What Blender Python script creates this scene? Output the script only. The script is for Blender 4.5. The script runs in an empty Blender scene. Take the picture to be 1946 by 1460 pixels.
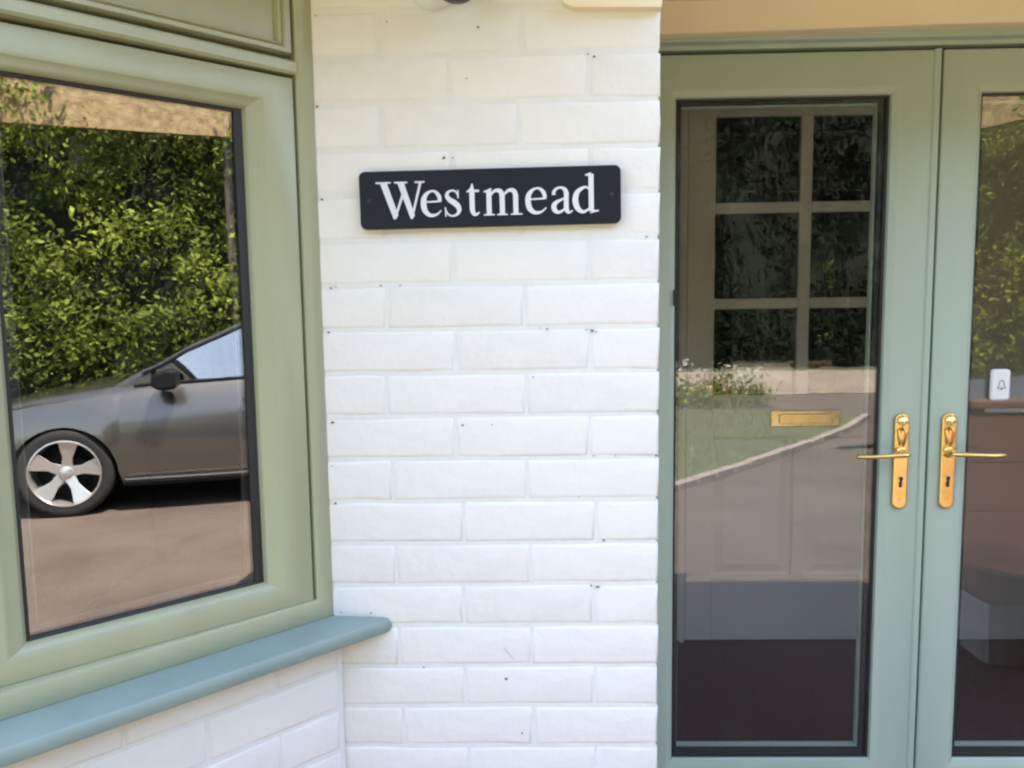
import bpy, bmesh, math, random
import numpy as np
from mathutils import Vector, Matrix, noise as mnoise

SC = bpy.context.scene
COL = SC.collection
R = math.radians
rng = random.Random(7)
nrg = np.random.default_rng(11)

# ------------------------------------------------------------------ camera
CAM_Z = 1.40
yaw, pitch, roll = R(1.288), R(5.686), R(0.799)
fwd = Vector((-math.sin(yaw) * math.cos(pitch), math.cos(yaw) * math.cos(pitch), -math.sin(pitch)))
rgt = Vector((math.cos(yaw), math.sin(yaw), 0))
dwn = fwd.cross(rgt)
r2 = math.cos(roll) * rgt + math.sin(roll) * dwn
d2 = -math.sin(roll) * rgt + math.cos(roll) * dwn
cam_d = bpy.data.cameras.new('camera')
cam_d.sensor_width = 36.0
cam_d.lens = 36.0 * 1450.0 / 1946.0
cam_d.clip_start = 0.02
cam_d.clip_end = 600
cam = bpy.data.objects.new('camera', cam_d)
cam.matrix_world = Matrix(((r2.x, -d2.x, -fwd.x, 0), (r2.y, -d2.y, -fwd.y, 0), (r2.z, -d2.z, -fwd.z, CAM_Z), (0, 0, 0, 1)))
COL.objects.link(cam)
SC.camera = cam

# ------------------------------------------------------------------ sky, sun, exposure
SUN_EL, SUN_DIR = R(61), Vector((-0.50, 0.87, 0))          # towards the sun, seen from the doors
w = bpy.data.worlds.new('World'); SC.world = w; w.use_nodes = True
nt = w.node_tree; nt.nodes.clear()
sky = nt.nodes.new('ShaderNodeTexSky'); sky.sky_type = 'NISHITA'; sky.sun_disc = False
sky.sun_elevation = SUN_EL
sky.sun_rotation = math.atan2(SUN_DIR.x, SUN_DIR.y)
sky.air_density = 1.0; sky.dust_density = 1.3; sky.ozone_density = 1.0
hs = nt.nodes.new('ShaderNodeHueSaturation'); hs.inputs['Saturation'].default_value = 0.72
bg = nt.nodes.new('ShaderNodeBackground'); bg.inputs['Strength'].default_value = 0.15
wo = nt.nodes.new('ShaderNodeOutputWorld')
nt.links.new(sky.outputs[0], hs.inputs['Color']); nt.links.new(hs.outputs[0], bg.inputs[0]); nt.links.new(bg.outputs[0], wo.inputs[0])
sd = bpy.data.lights.new('sun', 'SUN'); sd.energy = 3.9; sd.angle = R(0.53); sd.color = (1.0, 0.93, 0.83)
so = bpy.data.objects.new('sun', sd); COL.objects.link(so)
sv = SUN_DIR.normalized() * math.cos(SUN_EL) + Vector((0, 0, math.sin(SUN_EL)))
so.rotation_euler = sv.to_track_quat('Z', 'Y').to_euler()
so.location = (0, 0, 12)
SC.view_settings.view_transform = 'Standard'; SC.view_settings.look = 'None'
SC.view_settings.gamma = 1; SC.view_settings.use_curve_mapping = False
SC.view_settings.exposure = 3.12
SC.render.engine = 'CYCLES'
SC.cycles.max_bounces = 9; SC.cycles.diffuse_bounces = 5; SC.cycles.glossy_bounces = 5
SC.cycles.transparent_max_bounces = 16
SC.cycles.filter_width = 2.3
SC.cycles.use_denoising = True
SC.cycles.caustics_reflective = False; SC.cycles.caustics_refractive = False

# ------------------------------------------------------------------ materials
def mat(name, col, rough=0.6, metal=0.0, var=0.0, vscale=3.0, col2=None, bump=0.0, bscale=60.0, spec=0.5,
        coat=0.0, island=0.0, detail=4.0, stretch=None, trans=0.0):
    m = bpy.data.materials.new(name); m.use_nodes = True
    t = m.node_tree; b = t.nodes['Principled BSDF']
    b.inputs['Base Color'].default_value = (*col, 1); b.inputs['Roughness'].default_value = rough
    b.inputs['Metallic'].default_value = metal
    b.inputs['Specular IOR Level'].default_value = spec
    b.inputs['Coat Weight'].default_value = coat
    b.inputs['Coat Roughness'].default_value = 0.04
    tc = t.nodes.new('ShaderNodeTexCoord'); src = tc.outputs['Object']
    if stretch:
        mp = t.nodes.new('ShaderNodeMapping'); mp.inputs['Scale'].default_value = stretch
        t.links.new(src, mp.inputs['Vector']); src = mp.outputs[0]
    out = None
    if col2 is not None or var > 0:
        n = t.nodes.new('ShaderNodeTexNoise'); n.inputs['Scale'].default_value = vscale; n.inputs['Detail'].default_value = detail
        n.inputs['Roughness'].default_value = 0.6
        t.links.new(src, n.inputs['Vector'])
        cr = t.nodes.new('ShaderNodeValToRGB')
        cr.color_ramp.elements[0].position = 0.32; cr.color_ramp.elements[1].position = 0.68
        c2 = col2 if col2 is not None else tuple(c * (1 - var) for c in col)
        cr.color_ramp.elements[0].color = (*c2, 1); cr.color_ramp.elements[1].color = (*col, 1)
        t.links.new(n.outputs['Fac'], cr.inputs['Fac']); out = cr.outputs[0]
    if island > 0:
        g = t.nodes.new('ShaderNodeNewGeometry')
        h = t.nodes.new('ShaderNodeHueSaturation')
        mr = t.nodes.new('ShaderNodeMapRange'); mr.inputs[3].default_value = 1 - island; mr.inputs[4].default_value = 1 + island
        t.links.new(g.outputs['Random Per Island'], mr.inputs[0]); t.links.new(mr.outputs[0], h.inputs['Value'])
        if out is not None: t.links.new(out, h.inputs['Color'])
        else: h.inputs['Color'].default_value = (*col, 1)
        out = h.outputs[0]
    if out is not None: t.links.new(out, b.inputs['Base Color'])
    if bump > 0:
        n2 = t.nodes.new('ShaderNodeTexNoise'); n2.inputs['Scale'].default_value = bscale; n2.inputs['Detail'].default_value = 5
        t.links.new(src, n2.inputs['Vector'])
        bp = t.nodes.new('ShaderNodeBump'); bp.inputs['Strength'].default_value = 0.6; bp.inputs['Distance'].default_value = bump
        t.links.new(n2.outputs['Fac'], bp.inputs['Height']); t.links.new(bp.outputs[0], b.inputs['Normal'])
    if trans > 0:
        tr = t.nodes.new('ShaderNodeBsdfTranslucent'); mx = t.nodes.new('ShaderNodeMixShader'); mx.inputs[0].default_value = trans
        if out is not None: t.links.new(out, tr.inputs[0])
        else: tr.inputs[0].default_value = (*col, 1)
        o = t.nodes['Material Output']
        t.links.new(b.outputs[0], mx.inputs[1]); t.links.new(tr.outputs[0], mx.inputs[2]); t.links.new(mx.outputs[0], o.inputs[0])
    return m

def glass_mat(name, ior, tint=(1, 1, 1), wav=0.0, wscale=2.0, rough=0.0, refl=(1, 1, 1)):
    m = bpy.data.materials.new(name); m.use_nodes = True
    t = m.node_tree; t.nodes.clear()
    o = t.nodes.new('ShaderNodeOutputMaterial'); mx = t.nodes.new('ShaderNodeMixShader')
    tr = t.nodes.new('ShaderNodeBsdfTransparent'); tr.inputs[0].default_value = (*tint, 1)
    gl = t.nodes.new('ShaderNodeBsdfGlossy'); gl.inputs['Roughness'].default_value = rough; gl.inputs['Color'].default_value = (*refl, 1)
    fr = t.nodes.new('ShaderNodeFresnel')
    ge = t.nodes.new('ShaderNodeNewGeometry'); mi = t.nodes.new('ShaderNodeMapRange')      # same reflectance on both faces of the pane
    mi.inputs[3].default_value = ior; mi.inputs[4].default_value = 1.0 / ior
    t.links.new(ge.outputs['Backfacing'], mi.inputs[0]); t.links.new(mi.outputs[0], fr.inputs['IOR'])
    t.links.new(fr.outputs[0], mx.inputs[0]); t.links.new(tr.outputs[0], mx.inputs[1]); t.links.new(gl.outputs[0], mx.inputs[2])
    t.links.new(mx.outputs[0], o.inputs[0])
    if wav > 0:
        tc = t.nodes.new('ShaderNodeTexCoord'); n = t.nodes.new('ShaderNodeTexNoise'); n.inputs['Scale'].default_value = wscale
        n.inputs['Detail'].default_value = 1.0
        bp = t.nodes.new('ShaderNodeBump'); bp.inputs['Strength'].default_value = 1.0; bp.inputs['Distance'].default_value = wav
        t.links.new(tc.outputs['Object'], n.inputs['Vector']); t.links.new(n.outputs['Fac'], bp.inputs['Height'])
        t.links.new(bp.outputs[0], gl.inputs['Normal'])
    return m

M = {}
M['brick'] = mat('painted_brick', (0.83, 0.802, 0.775), 0.55, var=0.06, vscale=9, bump=0.0040, bscale=30, spec=0.3)
M['brick_b'] = mat('painted_brick_worn', (0.81, 0.78, 0.75), 0.6, var=0.07, vscale=14, bump=0.0050, bscale=26, spec=0.3)
M['mortar'] = mat('painted_mortar', (0.77, 0.765, 0.75), 0.8, var=0.05, vscale=25, bump=0.0025, bscale=50, spec=0.2)
M['chip'] = mat('chip_hole', (0.12, 0.10, 0.085), 0.9, col2=(0.24, 0.18, 0.14), vscale=200)
M['sage'] = mat('sage_foil', (0.400, 0.415, 0.270), 0.27, var=0.10, vscale=9, bump=0.0003, bscale=220, stretch=(1, 1, 0.12))
M['sage_door'] = mat('sage_door_foil', (0.425, 0.510, 0.415), 0.36, var=0.07, vscale=5, bump=0.0003, bscale=220, stretch=(1, 1, 0.12))
M['teal'] = mat('sill_paint', (0.260, 0.335, 0.310), 0.36, col2=(0.215, 0.285, 0.270), vscale=7, bump=0.0003, bscale=120)
M['gasket'] = mat('rubber', (0.012, 0.012, 0.013), 0.55)
M['alu'] = mat('spacer_alu', (0.10, 0.10, 0.10), 0.35, metal=0.8)
M['render'] = mat('cream_render', (0.88, 0.75, 0.54), 0.8, var=0.06, vscale=4, bump=0.002, bscale=30)
M['soffit'] = mat('stipple_board', (0.44, 0.31, 0.15), 0.85, col2=(0.21, 0.13, 0.055), vscale=16, bump=0.012, bscale=45)
M['fascia'] = mat('fascia', (0.25, 0.19, 0.12), 0.6)
M['sign'] = mat('sign_slate', (0.008, 0.010, 0.016), 0.5, spec=0.3, var=0.2, vscale=20, bump=0.0006, bscale=90)
M['letter'] = mat('letter_white', (0.72, 0.73, 0.76), 0.5)
M['brass'] = mat('brass', (0.90, 0.62, 0.24), 0.24, metal=1.0, var=0.22, vscale=30)
M['black'] = mat('black_plastic', (0.012, 0.012, 0.013), 0.4)
M['white_pl'] = mat('white_plastic', (0.78, 0.78, 0.78), 0.4)
M['grey_pl'] = mat('grey_print', (0.25, 0.27, 0.32), 0.5)
M['innerw'] = mat('inner_door_paint', (0.78, 0.76, 0.70), 0.5, var=0.04, vscale=4)
M['wall_in'] = mat('porch_wall_paint', (0.70, 0.64, 0.54), 0.8, var=0.05)
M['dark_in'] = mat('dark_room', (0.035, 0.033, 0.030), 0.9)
M['mat'] = mat('coir_mat', (0.062, 0.018, 0.014), 0.95, var=0.4, vscale=60, bump=0.004, bscale=180)
M['redwood'] = mat('red_brown_wood', (0.17, 0.075, 0.055), 0.6, var=0.35, vscale=6, stretch=(.12, 1, 1), bump=0.001, bscale=40)
M['redbrick'] = mat('red_brick', (0.24, 0.10, 0.07), 0.8, col2=(0.16, 0.075, 0.055), vscale=9, bump=0.002, bscale=60)
M['basket'] = mat('grey_planter', (0.62, 0.60, 0.56), 0.7, var=0.3, vscale=40)
M['cushion'] = mat('tan_cushion', (0.42, 0.19, 0.11), 0.7, var=0.3, vscale=8)
M['slate'] = mat('slate_pale', (0.40, 0.43, 0.48), 0.5)
M['glass'] = glass_mat('pane_glass', 2.10, (0.93, 0.95, 0.94), wav=0.00025, wscale=2.2)
M['glass_d'] = glass_mat('door_glass', 1.63, (0.95, 0.96, 0.96), wav=0.0004, wscale=3.0)
M['glass_in'] = glass_mat('inner_glass', 1.5, (0.6, 0.62, 0.6))
M['glass_car'] = glass_mat('car_glass', 5.0, (0.30, 0.36, 0.34))
def ground_mat():
    m = mat('tarmac', (0.165, 0.122, 0.096), 0.85, col2=(0.108, 0.078, 0.060), vscale=1.6, bump=0.006, bscale=90)
    t = m.node_tree; b = t.nodes['Principled BSDF']; lk = b.inputs['Base Color'].links[0]; src = lk.from_socket
    tc = t.nodes.new('ShaderNodeTexCoord'); n = t.nodes.new('ShaderNodeTexVoronoi'); n.inputs['Scale'].default_value = 70
    mr = t.nodes.new('ShaderNodeMapRange'); mr.inputs[1].default_value = 0.0; mr.inputs[2].default_value = 0.6; mr.inputs[3].default_value = 1.35; mr.inputs[4].default_value = 0.7
    mx = t.nodes.new('ShaderNodeMixRGB'); mx.blend_type = 'MULTIPLY'; mx.inputs[0].default_value = 0.8
    t.links.new(tc.outputs['Object'], n.inputs['Vector']); t.links.new(n.outputs['Distance'], mr.inputs[0])
    t.links.new(src, mx.inputs[1]); t.links.new(mr.outputs[0], mx.inputs[2]); t.links.new(mx.outputs[0], b.inputs['Base Color'])
    return m
M['tarmac'] = ground_mat()
M['lawn'] = mat('lawn_soil', (0.14, 0.145, 0.07), 0.95, col2=(0.10, 0.11, 0.05), vscale=3, bump=0.01, bscale=60)
M['blade'] = mat('grass_blade', (0.22, 0.25, 0.12), 0.7, island=0.4, trans=0.3)
M['kerb'] = mat('kerb_stone', (0.42, 0.34, 0.30), 0.8, var=0.2, vscale=8, bump=0.003)
M['road'] = mat('gravel_road', (0.40, 0.33, 0.25), 0.95, var=0.3, vscale=2, bump=0.01, bscale=40)
M['earth'] = mat('far_ground', (0.14, 0.13, 0.07), 0.95, var=0.4, vscale=0.4)
M['leaf'] = mat('hedge_leaf', (0.32, 0.36, 0.065), 0.8, col2=(0.095, 0.135, 0.030), vscale=1.7, spec=0.15, island=0.35, trans=0.35)
M['leaf_dk'] = mat('tree_leaf', (0.015, 0.019, 0.010), 0.95, spec=0.0, island=0.2, trans=0.05)
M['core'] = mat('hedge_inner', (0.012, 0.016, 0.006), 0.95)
M['bark'] = mat('bark', (0.09, 0.065, 0.045), 0.9, var=0.4, vscale=10, bump=0.01, bscale=20)
M['petal'] = mat('petals', (0.70, 0.42, 0.30), 0.6, island=0.3, trans=0.3)
M['petal_w'] = mat('petals_white', (0.42, 0.41, 0.32), 0.7, island=0.3, trans=0.3)
M['car'] = mat('car_paint', (0.19, 0.175, 0.158), 0.26, metal=0.85, coat=0.9)
M['tyre'] = mat('tyre', (0.022, 0.021, 0.020), 0.8, bump=0.001, bscale=80)
M['alloy'] = mat('alloy', (0.72, 0.70, 0.67), 0.28, metal=0.75)
M['carblk'] = mat('car_black_trim', (0.010, 0.010, 0.011), 0.55, spec=0.2)
M['lamp_or'] = mat('indicator', (0.55, 0.16, 0.06), 0.2, coat=0.6)
M['lamp_gl'] = mat('headlamp', (0.55, 0.56, 0.58), 0.12, metal=0.4, coat=0.8)
M['chrome'] = mat('chrome', (0.7, 0.7, 0.7), 0.15, metal=1)
M['ext_wall'] = mat('house_render', (0.74, 0.66, 0.52), 0.85, var=0.06, bump=0.002, bscale=30)
M['roof'] = mat('roof_covering', (0.10, 0.07, 0.06), 0.8)

# ------------------------------------------------------------------ builders
class MB:
    def __init__(s): s.v = []; s.f = []
    def add(s, vs, fs):
        k = len(s.v); s.v += [tuple(p) for p in vs]; s.f += [tuple(i + k for i in f) for f in fs]; return s
    def box(s, x0, x1, y0, y1, z0, z1):
        return s.add([(x0, y0, z0), (x1, y0, z0), (x1, y1, z0), (x0, y1, z0), (x0, y0, z1), (x1, y0, z1), (x1, y1, z1), (x0, y1, z1)],
                     [(0, 3, 2, 1), (4, 5, 6, 7), (0, 1, 5, 4), (1, 2, 6, 5), (2, 3, 7, 6), (3, 0, 4, 7)])
    def ring(s, o, i, prof):
        """mitred frame in the xz plane; o,i = (x0,x1,z0,z1); prof = [(t,y)] from outer (t=0) to inner (t=1)"""
        vs = []; fs = []
        for t, y in prof:
            x0, x1, z0, z1 = [o[k] + (i[k] - o[k]) * t for k in range(4)]
            vs += [(x0, y, z0), (x1, y, z0), (x1, y, z1), (x0, y, z1)]
        for a in range(len(prof) - 1):
            for c in range(4):
                d = (c + 1) % 4; fs.append((a * 4 + c, a * 4 + d, a * 4 + 4 + d, a * 4 + 4 + c))
        return s.add(vs, fs)
    def prism(s, poly, axis, a, b):
        """poly 2D points extruded along axis from a to b"""
        n = len(poly); vs = []
        for h in (a, b):
            for p, q in poly:
                vs.append({'x': (h, p, q), 'y': (p, h, q), 'z': (p, q, h)}[axis])
        fs = [(k, (k + 1) % n, n + (k + 1) % n, n + k) for k in range(n)] + [tuple(range(n))[::-1], tuple(range(n, 2 * n))]
        return s.add(vs, fs)
    def tube(s, pts, r, n=10, flat=1.0):
        pts = [Vector(p) for p in pts]; rs = r if isinstance(r, (list, tuple)) else [r] * len(pts)
        vs = []; fs = []; up = Vector((0, 0, 1))
        for k, p in enumerate(pts):
            t = (pts[min(k + 1, len(pts) - 1)] - pts[max(k - 1, 0)]).normalized()
            a = t.cross(up)
            if a.length < 1e-3: a = t.cross(Vector((0, 1, 0)))
            a.normalize(); b = a.cross(t)
            for j in range(n):
                th = 2 * math.pi * j / n
                vs.append(p + rs[k] * (math.cos(th) * a + flat * math.sin(th) * b))
        for k in range(len(pts) - 1):
            for j in range(n):
                fs.append((k * n + j, k * n + (j + 1) % n, (k + 1) * n + (j + 1) % n, (k + 1) * n + j))
        fs += [tuple(range(n))[::-1], tuple(range((len(pts) - 1) * n, len(pts) * n))]
        return s.add(vs, fs)
    def lathe(s, prof, c=(0, 0, 0), axis='z', n=32):
        """prof = [(r,h)]"""
        vs = []; fs = []
        for r, h in prof:
            for j in range(n):
                a = 2 * math.pi * j / n; p, q = r * math.cos(a), r * math.sin(a)
                v = {'z': (p, q, h), 'y': (p, h, q), 'x': (h, p, q)}[axis]
                vs.append((v[0] + c[0], v[1] + c[1], v[2] + c[2]))
        for k in range(len(prof) - 1):
            for j in range(n):
                fs.append((k * n + j, k * n + (j + 1) % n, (k + 1) * n + (j + 1) % n, (k + 1) * n + j))
        return s.add(vs, fs)

def fix_normals(me):
    b = bmesh.new(); b.from_mesh(me); bmesh.ops.recalc_face_normals(b, faces=b.faces); b.to_mesh(me); b.free()

def obj(name, mb, m, parent=None, bevel=0.0, seg=2, smooth=False, label=None, kind=None, angle=35):
    me = bpy.data.meshes.new(name); me.from_pydata(mb.v, [], mb.f); fix_normals(me)
    me.materials.append(m)
    o = bpy.data.objects.new(name, me); COL.objects.link(o)
    if parent is not None: o.parent = parent
    if bevel > 0:
        bv = o.modifiers.new('bevel', 'BEVEL'); bv.width = bevel; bv.segments = seg; bv.limit_method = 'ANGLE'; bv.angle_limit = R(40)
        me.polygons.foreach_set('use_smooth', [True] * len(me.polygons))
        wn = o.modifiers.new('wn', 'WEIGHTED_NORMAL'); wn.keep_sharp = True; wn.weight = 90
    if smooth:
        me.polygons.foreach_set('use_smooth', [True] * len(me.polygons))
        me.set_sharp_from_angle(angle=R(angle))
    if label: o['label'] = label
    if kind: o['kind'] = kind
    return o

def thing(name, label, cat, loc=(0, 0, 0), rz=0.0, group=None):
    o = bpy.data.objects.new(name, None); COL.objects.link(o); o.location = loc; o.rotation_euler = (0, 0, rz)
    o.empty_display_size = 0.1
    o['label'] = label; o['category'] = cat
    if group: o['group'] = group
    return o

def tag(o, label, cat, group=None):
    o['label'] = label; o['category'] = cat
    if group: o['group'] = group
    return o

def np_mesh(name, V, F, m, parent=None, kind=None):
    """V (n,3), F (k,3 or 4)"""
    me = bpy.data.meshes.new(name); k = F.shape[1]
    me.vertices.add(len(V)); me.vertices.foreach_set('co', V.astype(np.float32).ravel())
    me.loops.add(F.size); me.loops.foreach_set('vertex_index', F.astype(np.int32).ravel())
    me.polygons.add(len(F)); me.polygons.foreach_set('loop_start', np.arange(0, F.size, k, dtype=np.int32))
    me.update(); me.validate(); me.materials.append(m)
    o = bpy.data.objects.new(name, me); COL.objects.link(o)
    if parent is not None: o.parent = parent
    if kind: o['kind'] = kind
    return o

def leaves(P, size, spread=0.5, aspect=0.55):
    """one folded quad leaf per point of P"""
    n = len(P)
    a = nrg.normal(size=(n, 3)); a /= np.linalg.norm(a, axis=1)[:, None]
    b = nrg.normal(size=(n, 3)); b -= (b * a).sum(1)[:, None] * a; b /= np.linalg.norm(b, axis=1)[:, None]
    s = (size * (1 - spread + 2 * spread * nrg.random(n)))[:, None]
    V = np.empty((n, 4, 3)); V[:, 0] = P - a * s * .5; V[:, 1] = P + b * s * aspect * .5; V[:, 2] = P + a * s * .5; V[:, 3] = P - b * s * aspect * .5
    return V.reshape(-1, 3), np.arange(4 * n).reshape(n, 4)

# ================================================================== THE SETTING
YP, XL, XR = 1.302, -0.351, 0.222          # pier front, pier left, pier right
G = -0.15                                  # drive level, porch floor is 0
PHI = R(44.0)

s = MB().add([(-300, -300, G), (300, -300, G), (300, 300, G), (-300, 300, G)], [(0, 1, 2, 3)])
s = obj('ground', s, M['earth'], kind='structure')
s = MB().add([(-9, -9.2, G + .004), (14, -9.2, G + .004), (14, 6, G + .004), (-9, 6, G + .004)], [(0, 1, 2, 3)])
obj('driveway', s, M['tarmac'], kind='structure')
s = MB().add([(-60, -14.0, G + .004), (60, -14.0, G + .004), (60, -9.25, G + .004), (-60, -9.25, G + .004)], [(0, 1, 2, 3)])
obj('road', s, M['road'], kind='structure')
# lawn, its kerb stones and its blades
LAWN = [(-3.2, 0.3), (-0.6, -0.95), (1.21, -2.42), (2.07, -3.32), (3.05, -4.40), (3.85, -5.35), (4.5, -6.3), (3.3, -7.2), (-7, -8.2), (-8.5, -1.0)]
s = MB().add([(x, y, G + .03) for x, y in LAWN], [tuple(range(len(LAWN)))[::-1]])
obj('lawn', s, M['lawn'], kind='structure')
def inside(x, y, poly):
    c = False; j = len(poly) - 1
    for i in range(len(poly)):
        if (poly[i][1] > y) != (poly[j][1] > y) and x < (poly[j][0] - poly[i][0]) * (y - poly[i][1]) / (poly[j][1] - poly[i][1]) + poly[i][0]: c = not c
        j = i
    return c
pts = []
while len(pts) < 26000:
    x, y = rng.uniform(-3.5, 4.6), rng.uniform(-7.8, 0.2)
    if inside(x, y, LAWN): pts.append((x, y))
P = np.array(pts); n = len(P); h = .035 + .035 * nrg.random(n); th = nrg.random(n) * 6.28; ln = nrg.normal(size=(n, 2)) * .015
V = np.empty((n, 3, 3)); wd = .006
V[:, 0] = np.c_[P[:, 0] - wd * np.cos(th), P[:, 1] - wd * np.sin(th), np.full(n, G + .028)]
V[:, 1] = np.c_[P[:, 0] + wd * np.cos(th), P[:, 1] + wd * np.sin(th), np.full(n, G + .028)]
V[:, 2] = np.c_[P[:, 0] + ln[:, 0], P[:, 1] + ln[:, 1], G + .03 + h]
g = np_mesh('grass', V.reshape(-1, 3), np.arange(3 * n).reshape(n, 3), M['blade'], kind='stuff')
edging = thing('lawn_edging', 'row of pale pink kerb stones curving along the lawn beside the drive', 'kerb', (0, 0, G))
kp = [Vector((*p, 0)) for p in LAWN[:7]]
kme = None; step = .30
for a, b in zip(kp[:-1], kp[1:]):
    L = (b - a).length; k = max(1, round(L / step)); an = math.atan2(b.y - a.y, b.x - a.x)
    for q in range(k):
        c = a.lerp(b, (q + .5) / k)
        if kme is None:
            o = obj('kerb_stone', MB().box(-.145, .145, -.045, .045, 0, .07), M['kerb'], edging, bevel=.008); kme = o
        else:
            o = kme.copy(); COL.objects.link(o)
        o.parent = edging; o.location = (c.x, c.y, rng.uniform(-.004, .004)); o.rotation_euler = (0, 0, an + rng.uniform(-.02, .02))

# ================================================================== THE HOUSE
# ---- brick pier
def brick_mesh(L, H=.0685, D=.03, seed=0, rough=1.0):
    """rounded painted brick, front at y=0, centred in x and z"""
    rr = random.Random(seed); vs = []; fs = []
    loops = [(0.0, D), (0.0, .0024), (.0022, .0008), (.0065, .0)]
    nx = 3
    def rect(i, y):
        x0, x1, z0, z1 = -L / 2 + i, L / 2 - i, -H / 2 + i, H / 2 - i
        P = [(x0 + (x1 - x0) * k / nx, z0) for k in range(nx)] + [(x1, z0)] + [(x1, 0)] + [(x1 - (x1 - x0) * k / nx, z1) for k in range(nx)] + [(x0, z1), (x0, 0)]
        return P
    m = len(rect(0, 0))
    jit = [(rr.uniform(-1, 1) * .0011 * rough, rr.uniform(-1, 1) * .0011 * rough, rr.uniform(-.5, 1) * .0009 * rough) for _ in range(m)]
    for i, y in loops:
        for (x, z), (a, b, c) in zip(rect(i, y), jit):
            vs.append((x + a, y + (c if y < .01 else 0), z + b))
    for k in range(len(loops) - 1):
        for j in range(m): fs.append((k * m + j, k * m + (j + 1) % m, (k + 1) * m + (j + 1) % m, (k + 1) * m + j))
    base = (len(loops) - 1) * m
    # centre row
    c0 = len(vs); rx = [-L / 2 + .0065 + (L - .013) * k / nx for k in range(1, nx)]
    for x in rx: vs.append((x, rr.uniform(-.6, .5) * .0012 * rough, rr.uniform(-.004, .004)))
    b = list(range(base, base + m)); top = b[nx + 2: nx + 2 + nx + 1]; left, right = b[-1], b[nx + 1]
    bot = b[:nx + 1]; cen = [left] + [c0 + k for k in range(nx - 1)] + [right]
    topr = top[::-1]
    for k in range(nx):
        fs.append((bot[k], bot[k + 1], cen[k + 1], cen[k])); fs.append((cen[k], cen[k + 1], topr[k + 1], topr[k]))
    me = bpy.data.meshes.new('brick'); me.from_pydata(vs, [], fs); fix_normals(me)
    me.polygons.foreach_set('use_smooth', [True] * len(me.polygons))
    return me
_bm = {}
def brick(L, parent, x, y, z, variant, worn=False, rz=0):
    key = (round(L, 3), variant, worn)
    if key not in _bm:
        me = brick_mesh(L, seed=hash(key) % 9999 if False else int(L * 1000) * 7 + variant, rough=1.0)
        me.materials.append(M['brick_b'] if worn else M['brick']); _bm[key] = me
    o = bpy.data.objects.new('brick', _bm[key]); COL.objects.link(o); o.parent = parent
    o.location = (x, y, z); o.rotation_euler = (rng.uniform(-.006, .006), rng.uniform(-.004, .004), rz)
    return o

pier = thing('brick_pier', 'white painted brick pier between the bay window and the glazed doors', 'brick pier', (XL, YP, G))
W = XR - XL
def zc(i): return 1.8158 - .075 * i - G           # joint heights in pier coordinates
obj('mortar', MB().box(-.06, W - .0035, .0020, .0120, 0, zc(0) + .50), M['mortar'], pier)
obj('pier_core', MB().box(-.055, W - .004, .012, .64, 0, zc(0) + .50), M['mortar'], pier)
for i in range(-5, 26):
    z0 = zc(i + 1)
    if z0 < -.01: break
    js = [-.243, -.008] if i % 2 else [-.125, .105]
    js = [j - XL + rng.uniform(-.004, .004) + (0.006 if i > 9 else 0) for j in js]
    ed = [-.02] + js + [W]
    for a, b in zip(ed[:-1], ed[1:]):
        L = round((b - a - (.006 if b < W else .003)) / .004) * .004
        c = (a + b) / 2 + (-.0000 if b < W else .002)
        if b == W: c = W - L / 2
        brick(L, pier, c, rng.uniform(-.0004, .0004) + (.0007 if i < 5 else 0), z0 + .0375, rng.randrange(5), rng.random() < .3)
chips = [(-.347, 1.738), (-.345, 1.586), (-.344, 1.883), (-.336, 1.438), (-.342, 1.363), (-.341, 1.207), (-.344, 1.131), (-.342, 1.064), (-.339, .867), (-.285, .865), (.103, 1.813), (-.097, 1.778), (-.077, 1.859), (-.227, 1.871), (.007, 1.282), (.108, 1.36), (-.115, 1.2), (-.065, 1.2), (.084, 1.072), (.127, .994), (.105, .913), (.116, .91), (-.194, .764), (-.047, .742), (.11, 1.144), (.148, 1.144), (.032, 1.364), (-.217, 1.441), (-.123, 1.651), (-.138, 1.651), (.22, 1.222), (.217, 1.144), (.219, 1.07),
         (.115, 1.358), (.099, 1.362), (-.327, 1.4395), (-.25, 1.441), (.02, 1.365), (.113, 1.809), (-.02, .64), (.2, 1.516)]
mb = MB()
for x, z in chips:
    r = rng.choice([.0008, .0011, .0014, .0019]); n = 7
    a0 = rng.random() * 6
    vs = [(x - XL + r * rng.uniform(.5, 1.5) * 1.35 * math.cos(a0 + 6.283 * k / n), -.0016, z - G + r * rng.uniform(.5, 1.3) * math.sin(a0 + 6.283 * k / n)) for k in range(n)]
    vs += [(v[0], .004, v[2]) for v in vs]
    mb.add(vs, [tuple(range(n))] + [(k, (k + 1) % n, n + (k + 1) % n, n + k) for k in range(n)])
for k in range(8):   # the diagonal scratch in the lower courses
    x = -.050 + k * .0022; z = .800 - k * .0027
    vs = [(x - XL, -.0013, z - G), (x - XL + .0022, -.0013, z - G - .0022), (x - XL + .0022, -.0013, z - G - .0032), (x - XL, -.0013, z - G - .001)]
    mb.add(vs, [(0, 1, 2, 3)])
obj('paint_chips', mb, M['chip'], pier, kind='stuff')

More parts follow.
